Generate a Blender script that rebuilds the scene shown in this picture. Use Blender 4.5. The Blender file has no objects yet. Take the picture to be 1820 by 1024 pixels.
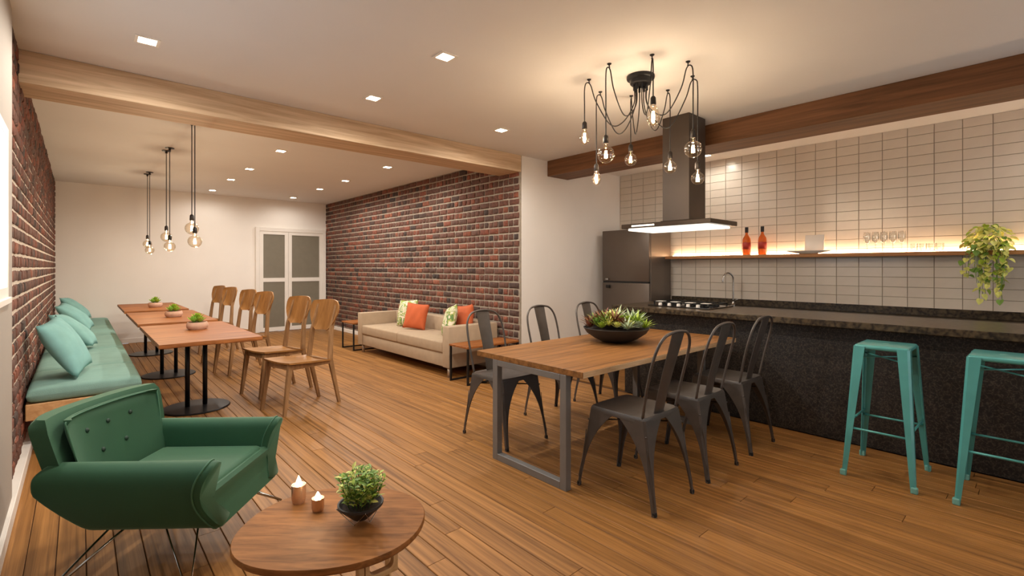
import bpy, bmesh, math, random
from mathutils import Vector, Matrix, Euler
random.seed(7)
sc = bpy.context.scene
col = sc.collection
PI = math.pi
# ------------------------------------------------------------------ camera
TH = math.atan(769/855.6); SN, CS = math.sin(TH), math.cos(TH)
HC = 1.32; H = 2.706; FPX = 856.0
cam_d = bpy.data.cameras.new('camera'); cam = bpy.data.objects.new('camera', cam_d); col.objects.link(cam)
cam.location = (0, 0, HC); cam.rotation_euler = (PI/2, 0, -TH)
cam_d.sensor_width = 36; cam_d.lens = FPX/1820*36; cam_d.shift_y = -(512-475)/1820
cam_d.clip_start = .05
sc.camera = cam
def at(x, y, z):                      # measured photo point at a known height -> floor plan position
    d = FPX*(HC-z)/(y-475); l = (x-910)/FPX*d
    return d*SN+l*CS, d*CS-l*SN
def cl(d, l): return d*SN+l*CS, d*CS-l*SN
# ------------------------------------------------------------------ world, exposure
w = bpy.data.worlds.new('world'); sc.world = w; w.use_nodes = True
w.node_tree.nodes['Background'].inputs[0].default_value = (.80, .90, 1, 1)
w.node_tree.nodes['Background'].inputs[1].default_value = 2.2
vs = sc.view_settings
vs.view_transform = 'Standard'; vs.look = 'None'; vs.gamma = 1; vs.use_curve_mapping = False
vs.exposure = 0.18
sc.cycles.sample_clamp_indirect = 4
sc.cycles.max_bounces = 8; sc.cycles.diffuse_bounces = 5
sc.cycles.transparent_max_bounces = 12
WARM = (1, .95, .87); WARM2 = (1, .82, .62)
DOWN_W = 66; BULB_W = 6.2; PEND_W = 11; LED_E = 30; HOOD_E = 1.6
# ------------------------------------------------------------------ materials
def lin(c):
    c /= 255
    return c/12.92 if c <= .04045 else ((c+.055)/1.055)**2.4
def S(r, g, b): return (lin(r), lin(g), lin(b), 1)
MT = {}
def base(name):
    m = bpy.data.materials.new(name); m.use_nodes = True; MT[name] = m
    nt = m.node_tree; return m, nt, nt.nodes, nt.links, nt.nodes['Principled BSDF']
def mul(c, k): return (min(1, c[0]*k), min(1, c[1]*k), min(1, c[2]*k), 1)
def mat(name, c, rough=.5, metal=0, var=.10, scale=9, bump=0, bscale=60, spec=.5, coat=0):
    m, nt, N, L, b = base(name)
    tc = N.new('ShaderNodeTexCoord'); n = N.new('ShaderNodeTexNoise'); n.inputs['Scale'].default_value = scale
    n.inputs['Detail'].default_value = 4
    L.new(tc.outputs['Object'], n.inputs['Vector'])
    r = N.new('ShaderNodeValToRGB'); r.color_ramp.elements[0].position = .3; r.color_ramp.elements[1].position = .7
    r.color_ramp.elements[0].color = mul(c, 1-var); r.color_ramp.elements[1].color = mul(c, 1+var)
    L.new(n.outputs['Fac'], r.inputs['Fac']); L.new(r.outputs['Color'], b.inputs['Base Color'])
    b.inputs['Roughness'].default_value = rough; b.inputs['Metallic'].default_value = metal
    b.inputs['Specular IOR Level'].default_value = spec; b.inputs['Coat Weight'].default_value = coat
    if bump:
        n2 = N.new('ShaderNodeTexNoise'); n2.inputs['Scale'].default_value = bscale; n2.inputs['Detail'].default_value = 3
        L.new(tc.outputs['Object'], n2.inputs['Vector'])
        bp = N.new('ShaderNodeBump'); bp.inputs['Strength'].default_value = bump; bp.inputs['Distance'].default_value = .01
        L.new(n2.outputs['Fac'], bp.inputs['Height']); L.new(bp.outputs['Normal'], b.inputs['Normal'])
    return m
def wood(name, c1, c2, stretch=(1, 14, 14), scale=3.0, rough=.42, rnd=0.0, bump=.06, coat=0, spec=.28):
    """stretch: small value along the grain"""
    m, nt, N, L, b = base(name)
    tc = N.new('ShaderNodeTexCoord'); oi = N.new('ShaderNodeObjectInfo')
    ad = N.new('ShaderNodeVectorMath'); ad.operation = 'ADD'
    sh = N.new('ShaderNodeVectorMath'); sh.operation = 'SCALE'; sh.inputs[0].default_value = (17, 31, 23)
    L.new(oi.outputs['Random'], sh.inputs['Scale'])
    mp = N.new('ShaderNodeMapping'); mp.inputs['Scale'].default_value = stretch
    L.new(tc.outputs['Object'], mp.inputs['Vector']); L.new(mp.outputs['Vector'], ad.inputs[0]); L.new(sh.outputs['Vector'], ad.inputs[1])
    n = N.new('ShaderNodeTexNoise'); n.inputs['Scale'].default_value = scale; n.inputs['Detail'].default_value = 7; n.inputs['Roughness'].default_value = .62
    n.inputs['Distortion'].default_value = .6
    L.new(ad.outputs['Vector'], n.inputs['Vector'])
    r = N.new('ShaderNodeValToRGB'); r.color_ramp.elements[0].position = .33; r.color_ramp.elements[1].position = .66
    r.color_ramp.elements[0].color = c1; r.color_ramp.elements[1].color = c2
    L.new(n.outputs['Fac'], r.inputs['Fac'])
    hs = N.new('ShaderNodeHueSaturation')
    if rnd:
        mr = N.new('ShaderNodeMapRange'); mr.inputs['To Min'].default_value = 1-rnd; mr.inputs['To Max'].default_value = 1+rnd
        L.new(oi.outputs['Random'], mr.inputs['Value']); L.new(mr.outputs['Result'], hs.inputs['Value'])
    L.new(r.outputs['Color'], hs.inputs['Color']); L.new(hs.outputs['Color'], b.inputs['Base Color'])
    b.inputs['Roughness'].default_value = rough; b.inputs['Coat Weight'].default_value = coat; b.inputs['Specular IOR Level'].default_value = spec
    bp = N.new('ShaderNodeBump'); bp.inputs['Strength'].default_value = bump; bp.inputs['Distance'].default_value = .004
    L.new(n.outputs['Fac'], bp.inputs['Height']); L.new(bp.outputs['Normal'], b.inputs['Normal'])
    return m
def emit(name, c, e):
    m, nt, N, L, b = base(name)
    b.inputs['Base Color'].default_value = (*c[:3], 1)
    b.inputs['Emission Color'].default_value = (*c[:3], 1); b.inputs['Emission Strength'].default_value = e
    return m
def glassy(name, tint=(1, 1, 1), gl=.10, rough=.02):
    m, nt, N, L, b = base(name)
    o = N['Material Output']; N.remove(b)
    t = N.new('ShaderNodeBsdfTransparent'); t.inputs[0].default_value = (*tint, 1)
    g = N.new('ShaderNodeBsdfGlossy'); g.inputs['Roughness'].default_value = rough
    fr = N.new('ShaderNodeLayerWeight'); fr.inputs['Blend'].default_value = .35
    mm = N.new('ShaderNodeMath'); mm.operation = 'MULTIPLY_ADD'; mm.inputs[1].default_value = .55; mm.inputs[2].default_value = gl*.4
    L.new(fr.outputs['Facing'], mm.inputs[0])
    mx = N.new('ShaderNodeMixShader'); L.new(mm.outputs[0], mx.inputs[0]); L.new(t.outputs[0], mx.inputs[1]); L.new(g.outputs[0], mx.inputs[2])
    L.new(mx.outputs[0], o.inputs['Surface'])
    return m
def brick_mat():
    m, nt, N, L, b = base('brick_red')
    oi = N.new('ShaderNodeObjectInfo'); ge = N.new('ShaderNodeNewGeometry'); tc = N.new('ShaderNodeTexCoord')
    a = N.new('ShaderNodeMath'); a.operation = 'ADD'; L.new(oi.outputs['Random'], a.inputs[0]); L.new(ge.outputs['Random Per Island'], a.inputs[1])
    fr = N.new('ShaderNodeMath'); fr.operation = 'FRACT'; L.new(a.outputs[0], fr.inputs[0])
    r = N.new('ShaderNodeValToRGB'); e = r.color_ramp.elements
    e[0].position = 0; e[0].color = S(58, 46, 42); e[1].position = 1; e[1].color = S(136, 80, 58)
    for p, c in ((.18, S(86, 60, 50)), (.45, S(106, 66, 52)), (.72, S(98, 68, 56)), (.9, S(124, 68, 50))):
        x = e.new(p); x.color = c
    L.new(fr.outputs[0], r.inputs['Fac'])
    n = N.new('ShaderNodeTexNoise'); n.inputs['Scale'].default_value = 38; n.inputs['Detail'].default_value = 5
    L.new(ge.outputs['Position'], n.inputs['Vector'])
    mr = N.new('ShaderNodeMapRange'); mr.inputs['From Min'].default_value = .3; mr.inputs['From Max'].default_value = .7
    mr.inputs['To Min'].default_value = .55; mr.inputs['To Max'].default_value = 1.2
    L.new(n.outputs['Fac'], mr.inputs['Value'])
    hs = N.new('ShaderNodeHueSaturation'); L.new(r.outputs['Color'], hs.inputs['Color']); L.new(mr.outputs['Result'], hs.inputs['Value'])
    L.new(hs.outputs['Color'], b.inputs['Base Color']); b.inputs['Roughness'].default_value = .85
    bp = N.new('ShaderNodeBump'); bp.inputs['Strength'].default_value = .5; bp.inputs['Distance'].default_value = .008
    L.new(n.outputs['Fac'], bp.inputs['Height']); L.new(bp.outputs['Normal'], b.inputs['Normal'])
def granite(name, cols, scale, rough=.25, spec=.5):
    m, nt, N, L, b = base(name)
    tc = N.new('ShaderNodeTexCoord')
    n = N.new('ShaderNodeTexNoise'); n.inputs['Scale'].default_value = scale*.6; n.inputs['Detail'].default_value = 3
    L.new(tc.outputs['Object'], n.inputs['Vector'])
    mx = N.new('ShaderNodeVectorMath'); mx.operation = 'ADD'
    sc_ = N.new('ShaderNodeVectorMath'); sc_.operation = 'SCALE'; sc_.inputs['Scale'].default_value = .08
    L.new(n.outputs['Color'], sc_.inputs[0]); L.new(tc.outputs['Object'], mx.inputs[0]); L.new(sc_.outputs[0], mx.inputs[1])
    v = N.new('ShaderNodeTexVoronoi'); v.feature = 'DISTANCE_TO_EDGE'; v.inputs['Scale'].default_value = scale
    L.new(mx.outputs[0], v.inputs['Vector'])
    n2 = N.new('ShaderNodeTexNoise'); n2.inputs['Scale'].default_value = scale*3; n2.inputs['Detail'].default_value = 5
    L.new(tc.outputs['Object'], n2.inputs['Vector'])
    ad = N.new('ShaderNodeMath'); ad.operation = 'MULTIPLY_ADD'; ad.inputs[1].default_value = 1.3
    sb = N.new('ShaderNodeMath'); sb.operation = 'SUBTRACT'; sb.inputs[1].default_value = .42
    L.new(n2.outputs['Fac'], sb.inputs[0]); L.new(v.outputs['Distance'], ad.inputs[0]); L.new(sb.outputs[0], ad.inputs[2])
    r = N.new('ShaderNodeValToRGB'); e = r.color_ramp.elements
    e[0].position = .02; e[0].color = cols[0]; e[1].position = .5; e[1].color = cols[2]
    x = e.new(.2); x.color = cols[1]
    L.new(ad.outputs[0], r.inputs['Fac']); L.new(r.outputs['Color'], b.inputs['Base Color'])
    b.inputs['Roughness'].default_value = rough; b.inputs['Specular IOR Level'].default_value = spec
mat('plaster', S(238, 232, 225), .9, var=.02, scale=2, bump=.03, bscale=90)
mat('ceiling_paint', S(228, 225, 222), .92, var=.015, scale=1.5)
mat('mortar', S(164, 152, 136), .95, var=.15, scale=30, bump=.5, bscale=120)
mat('mortar_white', S(206, 194, 178), .95, var=.1, scale=30, bump=.4, bscale=120)
brick_mat()
wood('floor_oak', S(110, 72, 32), S(168, 118, 64), (26, 1.1, 26), 1.6, .48, rnd=.10, bump=.12)
mat('floor_gap', S(60, 34, 18), .8)
wood('beam_oak', S(176, 146, 114), S(218, 190, 158), (.7, 16, 16), 1.6, .6)
wood('beam_walnut', S(92, 62, 38), S(128, 88, 58), (16, .7, 16), 1.6, .55)
wood('table_oak', S(102, 68, 36), S(150, 104, 60), (1, 18, 18), 1.7, .45, spec=.2)
wood('table_walnut', S(112, 64, 28), S(170, 106, 56), (1.0, 14, 14), 1.8, .5, spec=.18)
wood('lit_edge_oak', S(178, 146, 108), S(214, 184, 146), (2, 20, 20), 1.6, .5)
wood('coffee_oak', S(112, 72, 36), S(158, 106, 60), (3, 26, 26), 1.6, .55, spec=.12)
wood('ply', S(196, 160, 112), S(226, 196, 152), (3, 20, 20), 1.6, .5)
wood('chair_oak', S(128, 96, 64), S(166, 128, 90), (20, 20, 2), 1.6, .5)
wood('chair_ply', S(134, 92, 48), S(168, 120, 68), (4, 22, 4), 1.2, .4)
wood('bench_ply', S(196, 146, 96), S(222, 176, 126), (14, 2, 14), 1.4, .5)
wood('shelf_wood', S(160, 108, 66), S(192, 138, 90), (14, 1, 14), 1.4, .5)
mat('tile_cream', S(216, 205, 190), .22, var=.03, scale=5, spec=.5)
mat('grout', S(158, 142, 124), .9)
mat('white_paint', S(236, 230, 222), .45, var=.02)
mat('frosted', S(128, 122, 108), .22, var=.04)
mat('black_metal', S(84, 78, 74), .40, .35, var=.12, scale=14)
mat('table_steel', S(124, 122, 120), .45, .35, var=.06)
mat('dark_iron', S(40, 40, 42), .38, .6, var=.1)
mat('rubber', S(24, 24, 24), .8)
mat('teal_metal', S(80, 158, 156), .34, .15, var=.06, coat=.2)
mat('teal_tip', S(112, 170, 162), .4)
mat('green_velvet', S(30, 78, 50), .7, var=.07, scale=4, bump=.05, bscale=300)
for _n, _t in (('green_velvet', (.55, .8, .6, 1)),):
    _b = MT[_n].node_tree.nodes['Principled BSDF']; _b.inputs['Sheen Weight'].default_value = .55; _b.inputs['Sheen Roughness'].default_value = .35; _b.inputs['Sheen Tint'].default_value = _t
mat('green_button', S(20, 50, 34), .6)
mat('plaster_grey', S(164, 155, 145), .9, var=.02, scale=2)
mat('green_piping_lit', S(58, 104, 78), .6)  # lighter than the velvet: the highlight along the piping put into its colour
mat('chrome', S(190, 186, 180), .18, 1, var=.03)
mat('teal_fabric', S(128, 166, 156), .9, var=.08, scale=7, bump=.25, bscale=240)
mat('teal_pillow', S(128, 178, 174), .9, var=.08, scale=9, bump=.25, bscale=260)
mat('sofa_fabric', S(178, 156, 130), .92, var=.05, scale=12, bump=.2, bscale=300)
mat('sofa_leg', S(190, 180, 168), .3, .8)
mat('orange_fabric', S(196, 96, 54), .9, var=.08, bump=.2, bscale=260)
mat('steel_brushed', S(78, 69, 62), .40, .6, var=.06, scale=3)
mat('steel_dark', S(74, 64, 56), .30, .85, var=.08, scale=3)
mat('fridge_steel', S(126, 114, 104), .40, .6, var=.05, scale=2)
mat('fridge_gap', S(20, 18, 16), .7)
granite('granite_dark', (S(66, 57, 50), S(33, 28, 25), S(15, 13, 12)), 34, .5)
mat('fridge_door', S(104, 93, 84), .38, .55, var=.05, scale=2)
granite('granite_top', (S(32, 27, 22), S(60, 50, 38), S(82, 70, 53)), 16, .28, .35)
mat('hob_glass', S(24, 22, 22), .12)
mat('hob_iron', S(30, 29, 29), .5, .4)
mat('hob_knob', S(226, 222, 216), .3, .3)
mat('bowl_black', S(44, 41, 40), .55)
mat('pot_stone', S(206, 170, 148), .8, var=.08, scale=20)
mat('soil', S(52, 40, 30), .95, var=.3, scale=60)
mat('cable', S(26, 23, 22), .6)
mat('socket', S(40, 34, 30), .4, .5)
mat('brass_dark', S(92, 66, 40), .35, .8)
mat('ceramic', S(240, 232, 222), .25, var=.01)
mat('cork_black', S(24, 20, 20), .5)
mat('label_red', S(176, 54, 40), .6)
mat('copper', S(206, 176, 154), .25, .8)
mat('wax', S(240, 226, 196), .6)
mat('leaf_bright', S(158, 186, 62), .5, var=.25, scale=30)
mat('leaf_lime', S(216, 218, 120), .5, var=.2, scale=30)
mat('leaf_mid', S(116, 152, 66), .5, var=.25, scale=30)
mat('leaf_dark', S(60, 92, 40), .5, var=.25, scale=30)
mat('leaf_red', S(122, 72, 48), .5, var=.25, scale=30)
mat('leaf_grey', S(164, 182, 150), .55, var=.2, scale=30)
mat('leaf_cactus', S(150, 206, 84), .5, var=.2, scale=30)
glassy('bulb_glass', (1, .93, .82), .1)
glassy('clear_glass', (.97, .98, .98), .2)
emit('daylight_glow', (.88, .94, 1), 1.9)  # self-glowing panes of the added rear door, in place of daylight
emit('window_glass', (.66, .82, 1), 1.25)
def liquor():
    m, nt, N, L, b = base('amber_glass')
    b.inputs['Base Color'].default_value = S(230, 120, 50); b.inputs['Roughness'].default_value = .08
    b.inputs['Transmission Weight'].default_value = .55
liquor()
emit('filament', (1, .66, .30), 60)
emit('lens', (1, .82, .58), 30)
emit('led', (1, .68, .40), LED_E)
emit('hood_light', (1, .90, .76), HOOD_E)
emit('flame', (1, .70, .32), 60)
def floral():
    m, nt, N, L, b = base('floral_fabric')
    tc = N.new('ShaderNodeTexCoord'); n = N.new('ShaderNodeTexNoise'); n.inputs['Scale'].default_value = 5; n.inputs['Distortion'].default_value = 1.5
    L.new(tc.outputs['Object'], n.inputs['Vector'])
    r = N.new('ShaderNodeValToRGB'); r.color_ramp.interpolation = 'CONSTANT'; e = r.color_ramp.elements
    e[0].position = 0; e[0].color = S(226, 216, 190); e[1].position = .62; e[1].color = S(232, 222, 198)
    for p, c in ((.40, S(150, 168, 84)), (.46, S(230, 220, 196)), (.52, S(104, 138, 78)), (.57, S(176, 180, 104))):
        x = e.new(p); x.color = c
    L.new(n.outputs['Fac'], r.inputs['Fac']); L.new(r.outputs['Color'], b.inputs['Base Color']); b.inputs['Roughness'].default_value = .9
floral()
# ------------------------------------------------------------------ mesh helpers
class MB:
    def __init__(s): s.v = []; s.f = []
    def add(s, vs_, fs, M=None):
        o = len(s.v)
        for p in vs_:
            p = Vector(p)
            s.v.append(tuple(M @ p) if M else tuple(p))
        s.f += [tuple(o+i for i in f) for f in fs]
        return s
    def box(s, c, d, bev=0, seg=1, M=None):
        if not bev:
            x, y, z = d[0]/2, d[1]/2, d[2]/2
            vv = [(c[0]+i*x, c[1]+j*y, c[2]+k*z) for i in (-1, 1) for j in (-1, 1) for k in (-1, 1)]
            return s.add(vv, [(0, 1, 3, 2), (4, 6, 7, 5), (0, 4, 5, 1), (2, 3, 7, 6), (0, 2, 6, 4), (1, 5, 7, 3)], M)
        bm = bmesh.new(); bmesh.ops.create_cube(bm, size=1)
        for v in bm.verts: v.co = Vector((v.co.x*d[0], v.co.y*d[1], v.co.z*d[2]))
        bmesh.ops.bevel(bm, geom=bm.edges[:], offset=bev, segments=seg, profile=.5, affect='EDGES')
        return s.bm(bm, Vector(c), M)
    def bm(s, bm, c=None, M=None):
        bm.verts.ensure_lookup_table(); bm.verts.index_update()
        s.add([v.co+c if c else v.co for v in bm.verts], [tuple(v.index for v in f.verts) for f in bm.faces], M); bm.free(); return s
    def b2(s, a, b_, bev=0, seg=1):
        return s.box([(a[i]+b_[i])/2 for i in range(3)], [abs(b_[i]-a[i]) for i in range(3)], bev, seg)
    def tube(s, pts, r, n=8, cap=True, closed=False):
        pts = [Vector(p) for p in pts]; m = len(pts); rr = r if isinstance(r, (list, tuple)) else [r]*m
        up = None; vv = []
        for i, p in enumerate(pts):
            if closed: t = pts[(i+1) % m]-pts[i-1]
            else: t = pts[min(i+1, m-1)]-pts[max(i-1, 0)]
            t.normalize()
            if up is None: up = t.orthogonal().normalized()
            up = (up-t*up.dot(t))
            up = up.normalized() if up.length > 1e-6 else t.orthogonal().normalized()
            sd = t.cross(up)
            for k in range(n):
                a = 2*PI*k/n; vv.append(p+(up*math.cos(a)+sd*math.sin(a))*rr[i])
        ff = []
        for i in range(m if closed else m-1):
            j = (i+1) % m
            for k in range(n): ff.append((i*n+k, i*n+(k+1) % n, j*n+(k+1) % n, j*n+k))
        if cap and not closed: ff += [tuple(reversed(range(n))), tuple(range((m-1)*n, m*n))]
        return s.add(vv, ff)
    def lathe(s, prof, n=24, c=(0, 0, 0), M=None):
        vv = []; ff = []; m = len(prof)
        for (r, z) in prof:
            for k in range(n):
                a = 2*PI*k/n; vv.append((c[0]+r*math.cos(a), c[1]+r*math.sin(a), c[2]+z))
        for i in range(m-1):
            for k in range(n): ff.append((i*n+k, i*n+(k+1) % n, (i+1)*n+(k+1) % n, (i+1)*n+k))
        if prof[0][0] > 1e-5: ff.append(tuple(reversed(range(n))))
        if prof[-1][0] > 1e-5: ff.append(tuple(range((m-1)*n, m*n)))
        return s.add(vv, ff, M)
    def loft(s, rings, cap=True, M=None):
        n = len(rings[0]); vv = [p for r in rings for p in r]; ff = []
        for i in range(len(rings)-1):
            for k in range(n): ff.append((i*n+k, i*n+(k+1) % n, (i+1)*n+(k+1) % n, (i+1)*n+k))
        if cap: ff += [tuple(reversed(range(n))), tuple(range((len(rings)-1)*n, len(rings)*n))]
        return s.add(vv, ff, M)
    def grid(s, fn, nu, nv, M=None):
        vv = [fn(i/nu, j/nv) for i in range(nu+1) for j in range(nv+1)]
        return s.add(vv, [(i*(nv+1)+j, (i+1)*(nv+1)+j, (i+1)*(nv+1)+j+1, i*(nv+1)+j+1) for i in range(nu) for j in range(nv)], M)
    def mesh(s, name, m, smooth=False):
        me = bpy.data.meshes.new(name); me.from_pydata(s.v, [], s.f); me.update()
        bm = bmesh.new(); bm.from_mesh(me); bmesh.ops.recalc_face_normals(bm, faces=bm.faces); bm.to_mesh(me); bm.free()
        if m: me.materials.append(MT[m])
        if smooth:
            me.polygons.foreach_set('use_smooth', [True]*len(me.polygons))
            if smooth is not True: me.set_sharp_from_angle(angle=math.radians(smooth))
        return me
    def build(s, name, m, parent=None, smooth=False, loc=None):
        o = bpy.data.objects.new(name, s.mesh(name, m, smooth)); col.objects.link(o)
        if parent: o.parent = parent
        if loc: o.location = loc
        return o
def tag(o, label=None, cat=None, group=None, kind=None):
    if label: o['label'] = label
    if cat: o['category'] = cat
    if group: o['group'] = group
    if kind: o['kind'] = kind
    return o
def thing(name, label, cat, loc=(0, 0, 0), rz=0, group=None, kind=None):
    o = bpy.data.objects.new(name, None); col.objects.link(o); o.empty_display_size = .05
    o.location = loc; o.rotation_euler = (0, 0, rz)
    return tag(o, label, cat, group, kind)
def put(name, me, parent=None, loc=(0, 0, 0), rot=(0, 0, 0), scale=None):
    o = bpy.data.objects.new(name, me); col.objects.link(o); o.location = loc; o.rotation_euler = rot
    if scale: o.scale = scale
    if parent: o.parent = parent
    return o
def copy_tree(o, parent=None):
    c = o.copy(); col.objects.link(c); c.parent = parent
    for ch in list(o.children): copy_tree(ch, c)
    return c
def spline(pts, n=8):
    pts = [Vector(p) for p in pts]; P = [pts[0]*2-pts[1]]+pts+[pts[-1]*2-pts[-2]]; out = []
    for i in range(1, len(P)-2):
        a, b, c, d = P[i-1:i+3]
        for k in range(n):
            t = k/n
            out.append(.5*((2*b)+(c-a)*t+(2*a-5*b+4*c-d)*t*t+(3*b-a-3*c+d)*t**3))
    out.append(pts[-1]); return out
def light(name, kind, parent, loc, power, color, **kw):
    d = bpy.data.lights.new(name, kind); d.energy = power; d.color = color
    for k, v in kw.items(): setattr(d, k, v)
    o = bpy.data.objects.new(name, d); col.objects.link(o); o.location = loc
    if parent: o.parent = parent
    return o
def pix(X, Y, Z):
    d = X*SN+Y*CS; l = X*CS-Y*SN
    return (910+l/d*FPX, 475-(Z-HC)/d*FPX, d) if d > .05 else (-9e9, -9e9, d)
# ------------------------------------------------------------------ dimensions of the room
XL, XR, XK = -.28, 4.06, 6.15          # brick face left, mortar plane right, tile wall
YF, YM, YB = 10.65, 4.37, -2.4         # far wall, return wall, wall behind the camera
# floor
fl = MB().b2((XL-.1, YB, -.12), (XK+.1, YF+.1, -.014)).build('floor', 'floor_gap')
tag(fl, 'warm oak plank floor running the length of the room', 'floor', kind='structure')
def plank_mesh():
    m = MB(); w_ = .0985; z0, z1 = -.02, 0; b_ = .0022
    xs = [(-w_/2, z0), (-w_/2, z1-b_), (-w_/2+b_, z1), (w_/2-b_, z1), (w_/2, z1-b_), (w_/2, z0)]
    m.loft([[(x, -.5, z) for x, z in xs], [(x, .5, z) for x, z in xs]])
    return m.mesh('plank', 'floor_oak')
pm = plank_mesh()
x = XL+.05; ci = 0
while x < 4.33:
    y = -1.2-[.0, 1.15, .5, 1.7, .85][ci % 5]+random.uniform(-.2, .2)
    while y < YF:
        L_ = random.choice((1.9, 2.2, 2.5)); a, b_ = max(y, -1.3), min(y+L_, YF)
        if b_-a > .08:
            put('plank', pm, fl, (x, (a+b_)/2, 0), scale=(1, b_-a-.003, 1))
        y += L_
    x += .1015; ci += 1
MB().b2((4.36, YB, -.03), (XK, YF, -.001)).b2((XL, YB, -.03), (4.36, -1.3, -.001)).build('floor_rest', 'floor_oak', fl)
# ceiling
tag(MB().b2((XL-.1, YB-.1, H), (XK+.1, YF+.1, H+.1)).build('ceiling', 'ceiling_paint'), 'smooth pale ceiling with recessed lights', 'ceiling', kind='structure')
# far, return, kitchen and rear walls
tag(MB().b2((XL-.1, YF, 0), (XR+.1, YF+.1, H)).build('wall_far', 'plaster'), 'plain white wall at the far end behind the dining tables', 'wall', kind='structure')
tag(MB().b2((XR+.03, YM, 0), (XK+.1, YM+.1, H)).build('wall_return', 'plaster'), 'white return wall between brick wall and refrigerator', 'wall', kind='structure')
tag(MB().b2((XL-.1, YB-.1, 0), (XK+.1, YB, H)).build('wall_rear', 'plaster'), 'white wall opposite the far wall', 'wall', kind='structure')
# brick walls
def brick_mesh(L_, hh, k):
    R = random.Random(k*13+int(L_*1000)); m = MB(); j = lambda a: R.uniform(-a, a)
    a, b_ = L_/2, hh/2
    def ring(ax, bz, x_, jt):
        p = [(-ax, -bz), (0, -bz), (ax, -bz), (ax, 0), (ax, bz), (0, bz), (-ax, bz), (-ax, 0)]
        return [(x_+j(jt*.6), y_*(.985 if i % 2 == 0 else 1)+j(jt), z_*(.97 if i % 2 == 0 else 1)+j(jt)) for i, (y_, z_) in enumerate(p)]
    r = [ring(a, b_, -.004, .001), ring(a, b_, .007, .0035), ring(a-.008, b_-.009, .015, .003)]
    n = 8; vv = sum(r, []); ff = []
    for i in range(2):
        for q in range(n): ff.append((i*n+q, i*n+(q+1) % n, (i+1)*n+(q+1) % n, (i+1)*n+q))
    ff.append(tuple(range(16, 24)))
    m.add(vv, ff)
    return m
NV = 8; RH = H/31; SL, HL = .196, .098
BR = {}
for kind, L_ in (('s', SL-.017), ('h', HL-.016)):
    for k in range(NV):
        mb_ = brick_mesh(L_, RH-.018, k); BR[kind, k] = (mb_, mb_.mesh('brick', 'brick_red', 50))
def brick_wall(wall, xf, y0, y1, sign, skip, top):
    """sign=+1: the face looks along +X; bricks stand proud of the mortar plane at xf"""
    L_ = []
    for row in range(31):
        z = (row+.5)*RH; kind = 'sh'[row % 2]; p = SL if kind == 's' else HL
        y = y0 - (p*.5 if kind == 's' and (row//2) % 2 else 0) + (.012 if kind == 'h' else 0)
        while y < y1-.01:
            a, b_ = max(y, y0), min(y+p, y1)
            if b_-a > p*.35:
                yc = (a+b_)/2; px, py, d = pix(xf, yc, z)
                vis = -10 < px < 1830 and -5 < py < 1030 and not skip(yc, z)
                obl = abs(xf)/math.hypot(xf, yc)
                L_.append((p*obl/d**2 if vis else 0, yc, z, kind, (b_-a)/p))
            y += p
    L_.sort(key=lambda t: -t[0])
    rest = MB()
    for i, (ar, yc, z, kind, fr_) in enumerate(L_):
        k = random.randrange(NV); off = random.uniform(-.003, .004)
        if i < top:
            put('brick', BR[kind, k][1], wall, (xf+sign*off, yc, z+random.uniform(-.002, .002)), (0, 0, 0 if sign > 0 else PI), (1, fr_, 1))
        else:
            M = Matrix.Translation((xf+sign*off, yc, z)) @ Matrix.Rotation(0 if sign > 0 else PI, 4, 'Z') @ Matrix.Diagonal((1, fr_, 1, 1))
            rest.add(BR[kind, k][0].v, BR[kind, k][0].f, M)
    tag(rest.build('brickwork', 'brick_red', wall, 50), kind='stuff')
YW = 3.72
wl = MB().b2((XL-.12, YW-.02, 0), (XL-.0145, YF, H)).build('wall_left', 'mortar_white')
tag(wl, 'red brick wall on the left behind the teal bench', 'wall', kind='structure')
brick_wall(wl, XL-.02, YW, YF, 1, lambda y, z: z > 2.5 and 4.3 < y < 4.8 or (y > 4.7 and z < .45), 300)
wr = MB().b2((XR-.0025, YM+.004, 0), (XR+.1, YF, H)).build('wall_right', 'mortar')
tag(wr, 'brown brick wall behind the beige sofa', 'wall', kind='structure')
brick_wall(wr, XR, YM+.004, YF, -1, lambda y, z: (z > 2.5 and y < 4.8) or (z < .6 and y < 7.3), 300)
# plaster left wall with window
WY0, WY1, WZ0, WZ1 = 1.7, 3.54, 1.17, 2.02
wp = MB().b2((XL-.12, YB, 0), (XL+.012, YW, WZ0)).b2((XL-.12, YB, WZ1), (XL+.012, YW, H)).b2((XL-.12, YB, WZ0), (XL+.012, WY0, WZ1)).b2((XL-.12, WY1, WZ0), (XL+.012, YW, WZ1)).build('wall_window', 'plaster_grey')
tag(wp, 'plain plaster wall beside the window at the left edge', 'wall', kind='structure')
wn = thing('window_1', 'white framed window at the left edge letting in daylight', 'window', (XL+.013, WY0, WZ0), kind='structure')
ww, wh = WY1-WY0, WZ1-WZ0
m = MB()
for a, b_ in (((0, 0), (ww, .05)), ((0, wh-.05), (ww, wh)), ((0, .05), (.05, wh-.05)), ((ww-.05, .05), (ww, wh-.05)), ((ww/2-.025, .05), (ww/2+.025, wh-.05))):
    m.b2((-.05, a[0], a[1]), (.0, b_[0], b_[1]))
m.build('window_frame', 'white_paint', wn)
for y0_, y1_ in ((.05, ww/2-.025), (ww/2+.025, ww-.05)): MB().b2((-.012, y0_, .05), (-.004, y1_, wh-.05)).build('pane', 'window_glass', wn)
MB().b2((-.045, .0, -.03), (.012, ww-.001, -.0005), .002).build('window_sill', 'white_paint', wn)
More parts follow.
